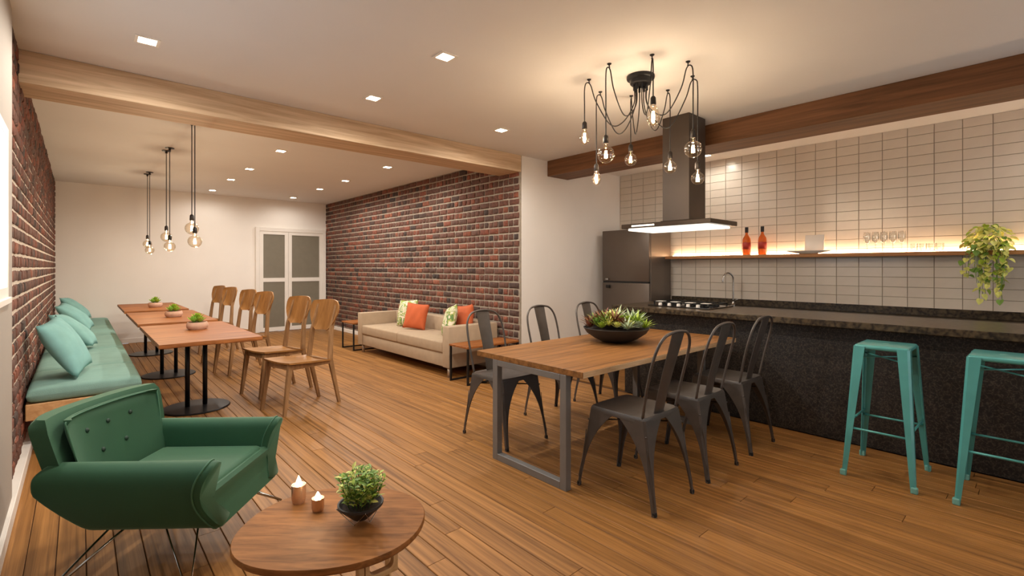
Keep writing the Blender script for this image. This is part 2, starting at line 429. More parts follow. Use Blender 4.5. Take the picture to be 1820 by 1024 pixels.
# baseboards
def bb(name, a, b_, label): tag(MB().b2(a, b_, .004).build(name, 'white_paint'), label, 'baseboard', kind='structure')
bb('baseboard_left', (XL-.03, YB+.01, .001), (XL+.03, YF-.001, .085), 'cream baseboard along the left brick wall')
bb('baseboard_far', (XL+.035, YF-.014, .001), (2.60, YF-.001, .085), 'white baseboard below the far white wall')
bb('baseboard_right', (XR-.045, YM+.01, .001), (XR-.001, YF-.02, .07), 'dark shaded baseboard behind the sofa')
bb('baseboard_return', (XR+.04, YM-.014, .001), (XK-.02, YM-.001, .085), 'white baseboard along the return wall near the refrigerator')
# beams
tag(MB().b2((XL-.01, 4.362, 2.498), (XR+.015, 4.74, H-.001), .004).build('trim_1', 'beam_oak'), 'light oak ceiling beam spanning from left brick wall to right brick wall', 'beam', kind='structure')
tag(MB().b2((4.545, YB+.005, 2.505), (4.945, YM-.002, H-.001), .004).build('trim_2', 'beam_walnut'), 'dark walnut ceiling beam running above the kitchen bar', 'beam', kind='structure')
# kitchen tile wall
wk = MB().b2((XK, YB, 0), (XK+.1, YM, H)).build('wall_kitchen', 'grout')
tag(wk, 'cream tiled kitchen wall behind the bar', 'wall', kind='structure')
TW, THh = .2017, .1
def tile_mb():
    m = MB(); a, b_ = (TW-.0045)/2, (THh-.0035)/2
    r1 = [(0, -a, -b_), (0, a, -b_), (0, a, b_), (0, -a, b_)]
    r2 = [(-.006, y_, z_) for _, y_, z_ in r1]; r3 = [(-.008, y_*.985, z_*.97) for _, y_, z_ in r1]
    return m.loft([r1, r2, r3])
tmb = tile_mb(); tme = tmb.mesh('tile', 'tile_cream')
tl = []
ky = 1.9445+TW*12
while ky > YB:
    yc = ky-TW/2
    for r in range(28):
        z = .12+r*THh-.05
        if z+THh/2 > H+.03 or yc+TW/2 > YM+.2: continue
        px, py, d = pix(XK, yc, z)
        vis = px < 1822 and z > .9 and 1100 < px and not (yc > 3.5 and z < 1.8)
        tl.append((1/d**2 if vis else 0, yc, z))
    ky -= TW
tl.sort(key=lambda t: -t[0]); rest = MB()
for i, (ar, yc, z) in enumerate(tl):
    fy = 1; fz = 1
    if yc+TW/2 > YM: fy = (YM-(yc-TW/2))/TW; yc = (YM+yc-TW/2)/2
    if fy < .15: continue
    if z+THh/2 > H: fz = (H-(z-THh/2))/THh; z = (H+z-THh/2)/2
    if fz < .1: continue
    if i < 300: put('tile', tme, wk, (XK, yc, z), scale=(1, fy, fz))
    else: rest.add(tmb.v, tmb.f, Matrix.Translation((XK, yc, z)) @ Matrix.Diagonal((1, fy, fz, 1)))
tag(rest.build('tilework', 'tile_cream', wk), kind='stuff')
# far door
dr = thing('door_1', 'white framed double door with four frosted grey panes', 'door', (2.63, YF, 0), kind='structure')
DW, DH = 1.40, 2.13
MB().b2((0, -.06, 0), (.07, -.001, DH), .004).b2((DW-.07, -.06, 0), (DW, -.001, DH), .004).b2((.07, -.06, DH-.08), (DW-.07, -.001, DH), .004).build('door_frame', 'white_paint', dr)
for x0, x1 in ((.07, .62), (.62, DW-.07)):
    lf = MB().b2((x0+.002, -.05, .01), (x0+.07, -.012, DH-.08)).b2((x1-.07, -.05, .01), (x1-.002, -.012, DH-.08)).b2((x0+.07, -.05, .01), (x1-.07, -.012, .09)).b2((x0+.07, -.05, DH-.14), (x1-.07, -.012, DH-.08)).b2((x0+.07, -.05, 1.02), (x1-.07, -.012, 1.10)).build('door_leaf', 'white_paint', dr)
    for z0, z1 in ((.09, 1.02), (1.10, DH-.14)): MB().b2((x0+.07, -.036, z0), (x1-.07, -.026, z1)).build('pane', 'frosted', lf)
# added glazed door (unseen, behind the viewer): glowing panes give the daylight inferred there
gd = thing('door_2', 'added unseen glazed sliding door with white frame and glowing panes for daylight', 'door', (3.0, YB, 0), kind='structure')
m = MB(); GW, GH = 2.4, 2.2
m.b2((0, .001, 0), (.06, .06, GH)).b2((GW-.06, .001, 0), (GW, .06, GH)).b2((.06, .001, GH-.06), (GW-.06, .06, GH)).b2((.06, .001, 0), (GW-.06, .06, .08))
for k in (1, 2): m.b2((GW*k/3-.03, .001, .08), (GW*k/3+.03, .06, GH-.06))
m.build('door_frame', 'white_paint', gd)
for k in range(3): MB().b2((GW*k/3+(.06 if k == 0 else .03), .02, .08), (GW*(k+1)/3-(.06 if k == 2 else .03), .03, GH-.06)).build('pane', 'daylight_glow', gd)
# ------------------------------------------------------------------ recessed lights
def downlight(X, Y, label, w_=DOWN_W):
    t = thing('recessed_light', label, 'ceiling light', (X, Y, H), 0, 'square recessed ceiling lights')
    a, b_ = .062, .045; m = MB()
    m.b2((-a, -a, -.006), (a, -b_, -.0005)).b2((-a, b_, -.006), (a, a, -.0005)).b2((-a, -b_, -.006), (-b_, b_, -.0005)).b2((b_, -b_, -.006), (a, b_, -.0005))
    m.build('trim_ring', 'white_paint', t)
    MB().b2((-b_, -b_, -.004), (b_, b_, -.001)).build('lens', 'lens', t)
    light('lamp_light', 'SPOT', t, (0, 0, -.02), w_, WARM, spot_size=math.radians(176), spot_blend=.55, shadow_soft_size=.05)
near = 'nearest the chandelier'
downlight(.31, 3.68, 'square ceiling spotlight closest to the left brick wall, before the oak beam')
downlight(1.79, 2.65, 'square ceiling spotlight nearest the top middle of the ceiling')
downlight(1.79, 3.69, 'square ceiling spotlight before the oak beam, middle of the three along it')
downlight(3.17, 3.69, 'square ceiling spotlight before the oak beam, closest to the brick corner')
ordn = ['nearest', 'second', 'third', 'farthest']
for X, row in ((1.785, 'row above the wooden chairs'), (3.17, 'row above the sofa')):
    for k, Y in enumerate((6.105, 7.515, 8.62, 10.04)):
        downlight(X, Y, f'square ceiling spotlight beyond the oak beam, {ordn[k]} in the {row}', DOWN_W*(1, .95, .85, .22)[k])
downlight(5.772, 2.828, 'ceiling spotlight between walnut beam and kitchen tiles beside the hood', 14)
for k, (X, Y) in enumerate(((.31, 2.65), (1.79, .9), (3.17, .1), (1.79, -.9), (5.77, -.6))):  # out of view: the first continues the grid, the others are added fill lamps
    downlight(X, Y, ['square ceiling spotlight near the window wall out of view', 'added unseen fill spotlight above the viewer', 'added unseen fill spotlight near the bar stools', 'added unseen fill spotlight behind the viewer', 'added unseen fill spotlight above the far end of the tiled wall'][k], DOWN_W*(.6, .3, .3, .2, .25)[k])
# ------------------------------------------------------------------ kitchen
il = MB().b2((4.306, -1.7, 0), (4.88, 3.0, .8735)).build('bar_counter', 'granite_dark')
tag(il, 'dark stone patterned bar front behind the teal stools', 'bar counter')
tag(MB().b2((4.15, -1.75, .874), (4.93, 3.06, .924), .004).build('bar_worktop', 'granite_top'), 'long speckled granite bar worktop carrying the gas hob', 'worktop')
bc = thing('back_counter', 'granite topped counter under the shelf along the tiled wall', 'counter', (XK-.012, 0, 0))
MB().b2((-.60, YB+.3, .0), (-.02, 3.49, .805)).build('cabinet_body', 'white_paint', bc)
MB().b2((-.63, YB+.3, .806), (0, 3.49, .846), .003).build('worktop', 'granite_top', bc)
MB().b2((-.025, YB+.3, .8465), (0, 3.49, .924), .003).build('backsplash', 'granite_top', bc)
# fridge
fr = thing('refrigerator', 'tall stainless steel two door refrigerator beside the tiled wall', 'refrigerator', (5.58, 3.51, 0))
MB().b2((.045, 0, .03), (.545, .76, 1.835), .006).build('body', 'fridge_steel', fr)
du = MB().b2((0, 0, 1.125), (.04, .76, 1.835), .008, 2).build('door', 'fridge_door', fr, 40)
dl = MB().b2((0, 0, .06), (.04, .76, 1.105), .008, 2).build('door', 'fridge_door', fr, 40)
MB().b2((.004, .01, 1.105), (.04, .75, 1.125)).build('door_gap', 'fridge_gap', fr)
MB().b2((-.03, .64, 1.14), (0, .69, 1.165), .006, 2).build('handle', 'chrome', du)
MB().b2((-.03, .62, 1.03), (0, .68, 1.07), .006, 2).build('handle', 'fridge_gap', dl)
MB().b2((.06, .03, 0), (.52, .73, .03)).build('plinth', 'fridge_gap', fr)
# hood
hd = thing('range_hood', 'steel island range hood with lit underside over the hob', 'range hood', (4.155, 2.30, 1.69))
X0, X1, Y0, Y1 = -.255, .255, -.43, .46
cn = MB().b2((X0, Y0, .0), (X1, Y1, .04), .004).build('canopy', 'steel_dark', hd)
MB().b2((X0+.04, Y0+.05, -.022), (X1-.03, Y1-.05, -.0005), .006).build('light_panel', 'hood_light', cn)
MB().b2((X0-.003, .10, .012), (X0+.001, .34, .026)).build('control_strip', 'hood_light', cn)
for k in range(4):
    MB().lathe([(0, -.03), (.022, -.028), (.024, -.0225)], 16, (0, -.3+k*.2, 0)).build('lamp', 'lens', cn)
MB().b2((-.105, -.16, .04), (.20, .105, 1.0155), .003).build('chimney', 'steel_brushed', hd)
MB().b2((-.12, -.175, .035), (.215, .12, .06), .004).build('collar', 'steel_dark', hd)
# hob
hb = thing('gas_hob', 'black gas hob with iron grates and steel knobs on the bar', 'hob', (4.61, 2.43, .9242))
MB().b2((-.25, -.33, 0), (.25, .33, .010), .004).build('glass_plate', 'hob_glass', hb)
for bx_, by_, r in ((.11, -.2, .05), (.11, .2, .05), (-.10, -.2, .045), (-.10, .2, .045), (0.02, 0, .06)):
    MB().lathe([(r, .0105), (r, .02), (r*.7, .024), (r*.7, .03), (0, .031)], 20, (bx_, by_, 0)).build('burner', 'hob_iron', hb, 40)
for gy in (-.21, 0, .21):
    m = MB()
    for q in (-.17, .17): m.b2((q-.005, gy-.095, .034), (q+.005, gy+.095, .044))
    for q in (-.09, 0, .09): m.b2((-.175, gy+q-.005, .034), (.175, gy+q+.005, .044))
    for qx in (-.17, .17):
        for qy in (-.09, .09): m.b2((qx-.005, gy+qy-.005, .0105), (qx+.005, gy+qy+.005, .034))
    m.build('grate', 'hob_iron', hb)
for k in range(5): MB().lathe([(.019, .0105), (.017, .034), (.012, .037), (0, .0375)], 18, (-.222, -.2+k*.1, 0)).build('knob', 'hob_knob', hb, 40)
for k in range(4): MB().b2((-.19, -.29+k*.16, .0455), (-.12, -.21+k*.16, .05)).build('grate_plate', 'hob_knob', hb)
# faucet
fx = XK-.16; fu = (1303-910)/FPX
fy = fx*(CS-SN*fu)/(SN+CS*fu)
fc = thing('kitchen_faucet', 'slim chrome gooseneck faucet against the tiles', 'faucet', (fx, fy, .8465))
MB().lathe([(.028, 0), (.028, .01), (.018, .02), (.015, .05)], 16).build('base', 'chrome', fc, 40)
MB().tube(spline([(0, 0, .04), (0, 0, .28), (-.01, .0, .36), (-.05, .03, .40), (-.10, .055, .385), (-.125, .07, .33), (-.128, .07, .29)], 6), .0095, 10).build('spout', 'chrome', fc, True)
MB().tube([(0, -.015, .06), (0, -.06, .085)], .006, 8).build('lever', 'chrome', fc, True)
# shelf
sh = thing('wall_shelf', 'long wooden shelf with glowing strip on the tiled wall', 'shelf', (XK-.008, 0, 1.43))
MB().b2((-.22, YB+.01, 0), (-.001, 3.48, .038), .003).build('board', 'shelf_wood', sh)
MB().b2((-.045, YB+.02, .0385), (-.02, 3.46, .046)).build('light_strip', 'led', sh)
SZ = 1.4682
def on_shelf(px, x_=XK-.13):
    u = (px-910)/FPX; return (x_, x_*(CS-SN*u)/(SN+CS*u), SZ)
for k, px in enumerate((1327, 1355)):
    t = thing('liquor_bottle', ['amber glass bottle on the shelf nearer the range hood', 'amber glass bottle on the shelf nearer the white plates'][k], 'bottle', on_shelf(px), 0, 'amber bottles on the shelf')
    MB().lathe([(.0, 0), (.043, 0), (.046, .01), (.046, .17), (.042, .20), (.022, .235), (.016, .25), (.016, .29)], 20).build('glass_body', 'amber_glass', t, 60)
    MB().lathe([(.0175, .27), (.019, .275), (.019, .335), (.0, .337)], 16).build('cap', 'cork_black', t, 40)
    MB().lathe([(.0468, .07), (.0468, .15)], 20).build('paper_label', 'label_red', t, True)
p = on_shelf(1440)
pl = MB().lathe([(0, 0), (.09, 0), (.10, .005), (.215, .028), (.22, .034), (.21, .034), (.10, .012), (0, .01)], 36).build('platter', 'ceramic', None, True, (p[0]-.06, p[1], SZ+.0005))
pl.scale = (.6, 1, 1)
tag(pl, 'wide shallow white platter lying on the shelf', 'platter')
p = on_shelf(1447, XK-.05)
o = MB().box((0, 0, .09), (.012, .19, .18), .005, 2).build('square_plate', 'ceramic', None, 40, (XK-.055, p[1], SZ+.036))
o.rotation_euler = (0, math.radians(9), 0); tag(o, 'square white plate standing upright behind the platter', 'plate')
gl = ['leftmost', 'second from left', 'middle', 'fourth from left', 'rightmost']
for k, px in enumerate((1541, 1556, 1571, 1587, 1603)):
    t = thing('wine_glass', f'clear stemmed wine glass on the shelf, {gl[k]} of five', 'glass', on_shelf(px, XK-.125), 0, 'wine glasses on the shelf')
    MB().lathe([(.034, 0), (.034, .003), (.008, .008), (.005, .02), (.005, .09)], 18).build('stem', 'clear_glass', t, True)
    MB().lathe([(.005, .09), (.022, .105), (.032, .135), (.033, .165), (.028, .21), (.027, .21), (.031, .165), (.030, .137), (.022, .108), (0, .096)], 20).build('cup', 'clear_glass', t, True)
for k, px in enumerate((1625, 1641, 1657, 1671)):
    t = thing('tumbler_glass', f'small clear tumbler right of the wine glasses, {["first", "second", "third", "fourth"][k]} of four', 'glass', on_shelf(px, XK-.12), 0, 'tumblers on the shelf')
    MB().lathe([(0, 0), (.026, 0), (.031, .08), (.029, .08), (.0245, .008), (0, .008)], 18).build('cup', 'clear_glass', t, 40)
# ------------------------------------------------------------------ foliage helpers
def leaf_mb(l, w_, fold=.25, curl=.2):
    m = MB(); pr = [(0, .05), (.25, .8), (.5, 1), (.78, .6), (1, .02)]
    vv = []
    for t, k in pr:
        z = -curl*l*t*t
        vv += [(t*l, -w_/2*k, z+fold*w_*k*.5), (t*l, 0, z), (t*l, w_/2*k, z+fold*w_*k*.5)]
    ff = []
    for i in range(4):
        for q in range(2): ff.append((i*3+q, (i+1)*3+q, (i+1)*3+q+1, i*3+q+1))
    return m.add(vv, ff)
def heart_mb(l, w_):
    m = MB(); pr = [(-.12, .55), (.08, .95), (.35, 1), (.7, .6), (1, .02)]
    vv = []
    for t, k in pr: vv += [(t*l, -w_/2*k, .1*w_*k-.18*l*t*t), (max(t, .0)*l, 0, -.18*l*t*t), (t*l, w_/2*k, .1*w_*k-.18*l*t*t)]
    ff = []
    for i in range(4):
        for q in range(2): ff.append((i*3+q, (i+1)*3+q, (i+1)*3+q+1, i*3+q+1))
    return m.add(vv, ff)
def dirM(loc, yaw, pitch, roll=0, s=1):
    return Matrix.Translation(loc) @ Euler((roll, -pitch, yaw), 'XYZ').to_matrix().to_4x4() @ Matrix.Scale(s, 4)
def rosette(r, n=26, w_=.42, up=.2, point=True, rg=random):
    m = MB(); lf = leaf_mb(1, w_, .5, -.25)
    for i in range(n):
        f = i/n; a = i*2.399963; pitch = up+f*1.15; s = r*(1-.55*f)
        m.add(lf.v, lf.f, dirM((0, 0, .25*r*f), a, pitch, 0, s))
    return m
def spiky(h, n, spread, w_, rg=random):
    m = MB(); lf = leaf_mb(1, w_, .3, .25)
    for i in range(n):
        a = i*2.399963; pt = PI/2-spread*math.sqrt((i+.5)/n)
        m.add(lf.v, lf.f, dirM((0, 0, 0), a, pt, 0, h*rg.uniform(.75, 1.05)))
    return m
# trailing plant on shelf
tp_ = on_shelf(1757, XK-.12)
tp = thing('trailing_plant', 'lime green trailing plant spilling over the end of the shelf', 'plant', tp_)
MB().lathe([(0, 0), (.06, 0), (.075, .09), (.07, .09), (.06, .08), (0, .08)], 20).build('pot', 'ceramic', tp, 40)
hm = [heart_mb(.044, .040).mesh('leaf', k) for k in ('leaf_lime', 'leaf_bright', 'leaf_lime', 'leaf_lime', 'leaf_mid')]
R = random.Random(3); st = MB()
for i in range(155):
    a = R.uniform(0, 2*PI); el = R.uniform(-.35, 1.4); rr = R.uniform(.11, .165)
    q = Vector((min(rr*math.cos(a)*math.cos(el)-.02, .075), rr*1.0*math.sin(a)*math.cos(el), .07+rr*1.0*math.sin(el)))
    put('leaf', R.choice(hm), tp, q, (R.uniform(-.5, .5), R.uniform(.0, .8), a+R.uniform(-.6, .6)), (R.uniform(.85, 1.3),)*3)
for i in range(24):
    L_ = R.uniform(.24, .60)*(1 if i % 2 else .75)
    y_e = R.uniform(-.16, .15); x_e = -.125-R.uniform(0, .07); L_ *= 1-abs(y_e)*1.6
    pts = spline([(0, 0, .08), (-.08, y_e*.5, .11), (x_e-.01, y_e*.8, .06), (x_e, y_e, -.08), (x_e+R.uniform(-.02, .02), y_e*.95+R.uniform(-.02, .02), .0-L_)], 5)
    st.tube(pts, .0022, 5)
    for q in pts[10:]:
        if R.random() < .62:
            put('leaf', R.choice(hm), tp, Vector(q)+Vector((R.uniform(-.02, .0), R.uniform(-.025, .025), R.uniform(-.015, .015))), (R.uniform(-.5, .5), R.uniform(.3, 1.1), PI+R.uniform(-1.3, 1.3)), (R.uniform(.85, 1.25),)*3)
st.build('stem', 'leaf_mid', tp)
# ------------------------------------------------------------------ chandelier
CX, CY = 3.03, 1.975
ch = thing('spider_chandelier', 'black spider chandelier with eight dangling glowing filament bulbs', 'chandelier', (CX, CY, H))
MB().lathe([(.098, -.0005), (.10, -.012), (.098, -.022), (.078, -.028), (.074, -.055), (.066, -.062), (0, -.063)], 32).build('ceiling_rose', 'dark_iron', ch, 40)
hooks = [(2.797, 2.262, 2.283, 'e', -.033), (3.061, 2.362, 2.026, 'e', -.031), (2.683, 1.995, 2.086, 'G', -.023), (3.317, 2.249, 2.188, 'g', -.005),
         (2.777, 1.724, 2.31, 'e2', .007), (3.424, 1.987, 2.103, 'g', .018), (3.048, 1.619, 2.115, 'G', .034), (3.306, 1.721, 1.964, 'g2', .037)]
def bulb_parts(par, kind, z, loc=(0, 0)):
    """bulb centred at height z below; returns the socket top"""
    x_, y_ = loc
    if kind in 'Gg' or kind == 'g2':
        r = {'G': .058, 'g': .050, 'g2': .047}[kind]
        prof = [(.014, r+.022), (.016, r*.95)]+[(r*math.sin(a), r*math.cos(a)) for a in [k*PI/12 for k in range(3, 12)]]+[(0, -r)]
        ht = r+.022
    else:
        k = 1.3 if kind == 'e2' else 1.05
        prof = [(.013, .055*k), (.018*k, .04*k), (.032*k, .0), (.033*k, -.02*k), (.026*k, -.042*k), (.012*k, -.053*k), (0, -.055*k)]; ht = .055*k
    sk = MB().lathe([(.006, .055), (.010, .052), (.017, .042), (.019, .0), (.017, -.005)], 16, (x_, y_, z+ht)).build('socket', 'socket', par, 40)
    g = MB().lathe(prof, 20, (x_, y_, z)).build('bulb', 'bulb_glass', par, True)
    m = MB()
    for q in range(4):
        a = q*PI/2+.4; m.tube([(x_+.006*math.cos(a), y_+.006*math.sin(a), z+.026), (x_+.010*math.cos(a), y_+.010*math.sin(a), z-.024)], .0022, 5)
    m.build('filament', 'filament', g)
    return z+ht+.055
for i, (hx, hy, bz, kind, dx) in enumerate(hooks):
    hx -= CX; hy -= CY; bz -= H; a = math.atan2(hy, hx)
    ox, oy = CS*dx, -SN*dx
    hk = MB().lathe([(.016, -.0005), (.014, -.006), (.004, -.012), (.004, -.022), (.008, -.026), (0, -.03)], 12, (hx, hy, 0)).build('ceiling_hook', 'dark_iron', ch, 40)
    top = bulb_parts(ch, kind, bz, (hx+ox, hy+oy))
    r0 = .045
    sx, sy = r0*math.cos(a), r0*math.sin(a)
    low = [-.36, -.38, -.33, -.37, -.34, -.36, -.33, -.38][i]
    cab = spline([(sx, sy, -.055), (sx*1.05, sy*1.05, -.20), (sx*.55+hx*.28, sy*.55+hy*.28, low+.03), (sx*.3+hx*.55, sy*.3+hy*.55, low+.02), (hx*.86, hy*.86, -.17), (hx*.97, hy*.97, -.045), (hx+ox*.6, hy+oy*.6, -.028), (hx+ox, hy+oy, -.08), (hx+ox, hy+oy, (top-.08)/2), (hx+ox, hy+oy, top-.01)], 7)
    MB().tube(cab, .0042, 7).build('cable', 'cable', ch, True)
    MB().lathe([(.007, -.05), (.009, -.06), (.009, -.10), (.005, -.105)], 10, (sx, sy, 0)).build('cord_grip', 'dark_iron', ch, 40)
    light('bulb_light', 'POINT', ch, (hx+ox, hy+oy, bz), BULB_W, WARM2, shadow_soft_size=.012)
# pendants
pend = [(.80, 5.46, 1.69, 'higher bulb of the pair over the nearest table'), (.80, 5.30, 1.56, 'lower bulb of the pair over the nearest table'),
        (.772, 7.01, 1.68, 'higher bulb of the pair over the middle table'), (.783, 6.82, 1.56, 'lower bulb of the pair over the middle table'),
        (.755, 8.95, 1.665, 'higher bulb of the pair over the far table'), (.765, 8.75, 1.57, 'lower bulb of the pair over the far table')]
for X, Y, z, lb in pend:
    t = thing('pendant_lamp', 'filament pendant lamp on dark cord, '+lb, 'pendant lamp', (X, Y, H), 0, 'pendant lamps over the bench tables')
    MB().lathe([(.045, -.0005), (.045, -.008), (.012, -.014), (.012, -.03), (.006, -.034)], 18).build('ceiling_cup', 'socket', t, 40)
    top = bulb_parts(t, 'G', z-H)
    m = MB(); m.tube([(0, 0, -.03), (0, 0, top-.01)], .0042, 7); m.build('cord', 'cable', t)
    light('bulb_light', 'POINT', t, (0, 0, z-H), PEND_W, WARM2, shadow_soft_size=.012)
# ------------------------------------------------------------------ bench tables, bench and cushions
def round_edge_box(m, a, b_, bev, seg=3): return m.b2(a, b_, bev, seg)
TZ = .72
for k, (y0, y1, lb) in enumerate(((4.56, 6.15, 'nearest to the armchair'), (6.37, 8.05, 'middle of the three by the bench'), (8.33, 9.98, 'closest to the far wall'))):
    t = thing('bench_table', 'wooden table on black post base, '+lb, 'table', (.82, (y0+y1)/2, 0), 0, 'wooden tables along the bench')
    hl = (y1-y0)/2; top = MB(); R = random.Random(k)
    # live-edge outline, long sides straight, ends gently wavy
    out = []
    for q in range(13): f = q/12; out.append((-.365+.73*f, -hl+.02*math.sin(f*5+k)*math.sin(f*PI)))
    for q in range(13): f = q/12; out.append((.365-.73*f, hl+.02*math.sin(f*6+k)*math.sin(f*PI)))
    rings = [[(x_*s, y_*s2, z) for x_, y_ in out] for s, s2, z in ((.985, .993, TZ-.034), (1, 1, TZ-.03), (1, 1, TZ-.004), (.993, .997, TZ))]
    top.loft(rings).build('tabletop', 'table_walnut', t, 35)
    for sx in (-.07, .07):
        MB().tube([(sx, 0, .02), (sx, 0, TZ-.035)], .02, 12).build('post', 'dark_iron', t, True)
    MB().lathe([(.275, 0), (.278, .006), (.27, .014), (.09, .022), (0, .024)], 40).build('base_plate', 'dark_iron', t, 40)
    MB().b2((-.2, -.2, TZ-.042), (.2, .2, TZ-.0345), .002).build('mount_plate', 'dark_iron', t)
    yy = {0: 5.50, 1: 7.05, 2: 8.95}[k]
    s = thing('succulent_pot', 'green succulent in pale bowl on table '+lb, 'plant', (.85, yy, TZ), 0, 'succulents on the bench tables')
    MB().lathe([(0, 0), (.07, 0), (.088, .02), (.092, .045), (.082, .07), (.074, .07), (.078, .05), (0, .05)], 24).build('bowl', 'pot_stone', s, 40)
    MB().lathe([(.077, .058), (0, .062)], 20).build('soil', 'soil', s)
    for q in range(5):
        a = q*1.256; rr = .038 if q else 0
        rosette(.074, 22, .5, .4).build('rosette', 'leaf_cactus' if q % 2 else 'leaf_bright', s, False, (rr*math.cos(a), rr*math.sin(a), .068+(.03 if q == 0 else 0)))
BY = [4.68, 5.48, 6.6, 7.85, 9.2, 10.6]
bn = thing('plywood_bench', 'light plywood bench fixed along the left brick wall', 'bench', (XL+.005, 4.68, 0))
MB().b2((0, 0, .26), (.60, 5.93, .372), .004).build('bench_frame', 'bench_ply', bn)
for k in range(4): MB().b2((.02, .9+k*1.4, .10), (.40, .94+k*1.4, .2595)).build('bracket', 'bench_ply', bn)
cd = ['nearest to the armchair', 'second from the armchair', 'middle of the five', 'fourth from the armchair', 'against the far wall']
for k in range(5):
    L_ = BY[k+1]-BY[k]
    def cush(sg):
        def fn(u, v):
            a, b_ = math.sin((u-.5)*PI), math.sin((v-.5)*PI)
            e = ((1-abs(a)**14)*(1-abs(b_)**(14*L_/.63)))**.25
            return (a*.317, b_*(L_-.008)/2, sg*.054*e+(.014*(1-a*a)*(1-b_*b_) if sg > 0 else 0))
        return fn
    m = MB(); m.grid(cush(1), 16, 26); m.grid(cush(-1), 16, 26)
    o = m.build('bench_cushion', 'teal_fabric', None, True, (XL+.005+.32, (BY[k]+BY[k+1])/2, .4265))
    tag(o, 'teal seat cushion on the bench, '+cd[k], 'cushion', 'teal bench cushions')
def pillow(name, w_, h_, t_, m_, label, loc, rot, group):
    n = 14
    def side(sg):
        def fn(u, v):
            a, b_ = 2*u-1, 2*v-1
            th = (max(0, 1-abs(a)**2.4)*max(0, 1-abs(b_)**2.4))**.5
            pin = 1-.07*(1-abs(a)**2)*abs(b_)**2; pin2 = 1-.07*(1-abs(b_)**2)*abs(a)**2
            return (a*w_/2*pin2, sg*(t_/2*th+.004*math.sin(9*a+4*b_)*th), b_*h_/2*pin)
        return fn
    m = MB(); m.grid(side(1), n, n); m.grid(side(-1), n, n)
    me = m.mesh(name, m_, True)
    bm = bmesh.new(); bm.from_mesh(me); bmesh.ops.remove_doubles(bm, verts=bm.verts, dist=.0005); bmesh.ops.recalc_face_normals(bm, faces=bm.faces); bm.to_mesh(me); bm.free()
    for p_ in me.polygons: p_.use_smooth = True
    o = bpy.data.objects.new(name, me); col.objects.link(o); o.location = loc; o.rotation_euler = rot
    return tag(o, label, 'pillow', group)
pd = ['nearest to the green armchair', 'second from the armchair', 'third from the armchair', 'closest to the far wall']
def lean(o, nx, ny, tilt, roll=0):
    a = math.atan2(ny, nx)-PI/2
    o.rotation_euler = (Euler((0, 0, a), 'XYZ').to_matrix() @ Euler((math.radians(tilt), math.radians(roll), 0), 'XYZ').to_matrix()).to_euler()
for k, (X, Y, ny, tilt) in enumerate(((-.075, 5.03, -.2, 28), (-.035, 6.50, -.10, 45), (-.035, 8.25, -.10, 45), (-.035, 9.95, -.10, 45))):
    zc = .502+.215*math.cos(math.radians(tilt))+.055*math.sin(math.radians(tilt))
    o = pillow('teal_pillow', .47, .46, .15, 'teal_pillow', 'square teal pillow leaning on the brick wall, '+pd[k], (X, Y, zc), (0, 0, 0), 'teal pillows on the bench')
    lean(o, 1, ny, tilt, (5, -4, 3, -3)[k])
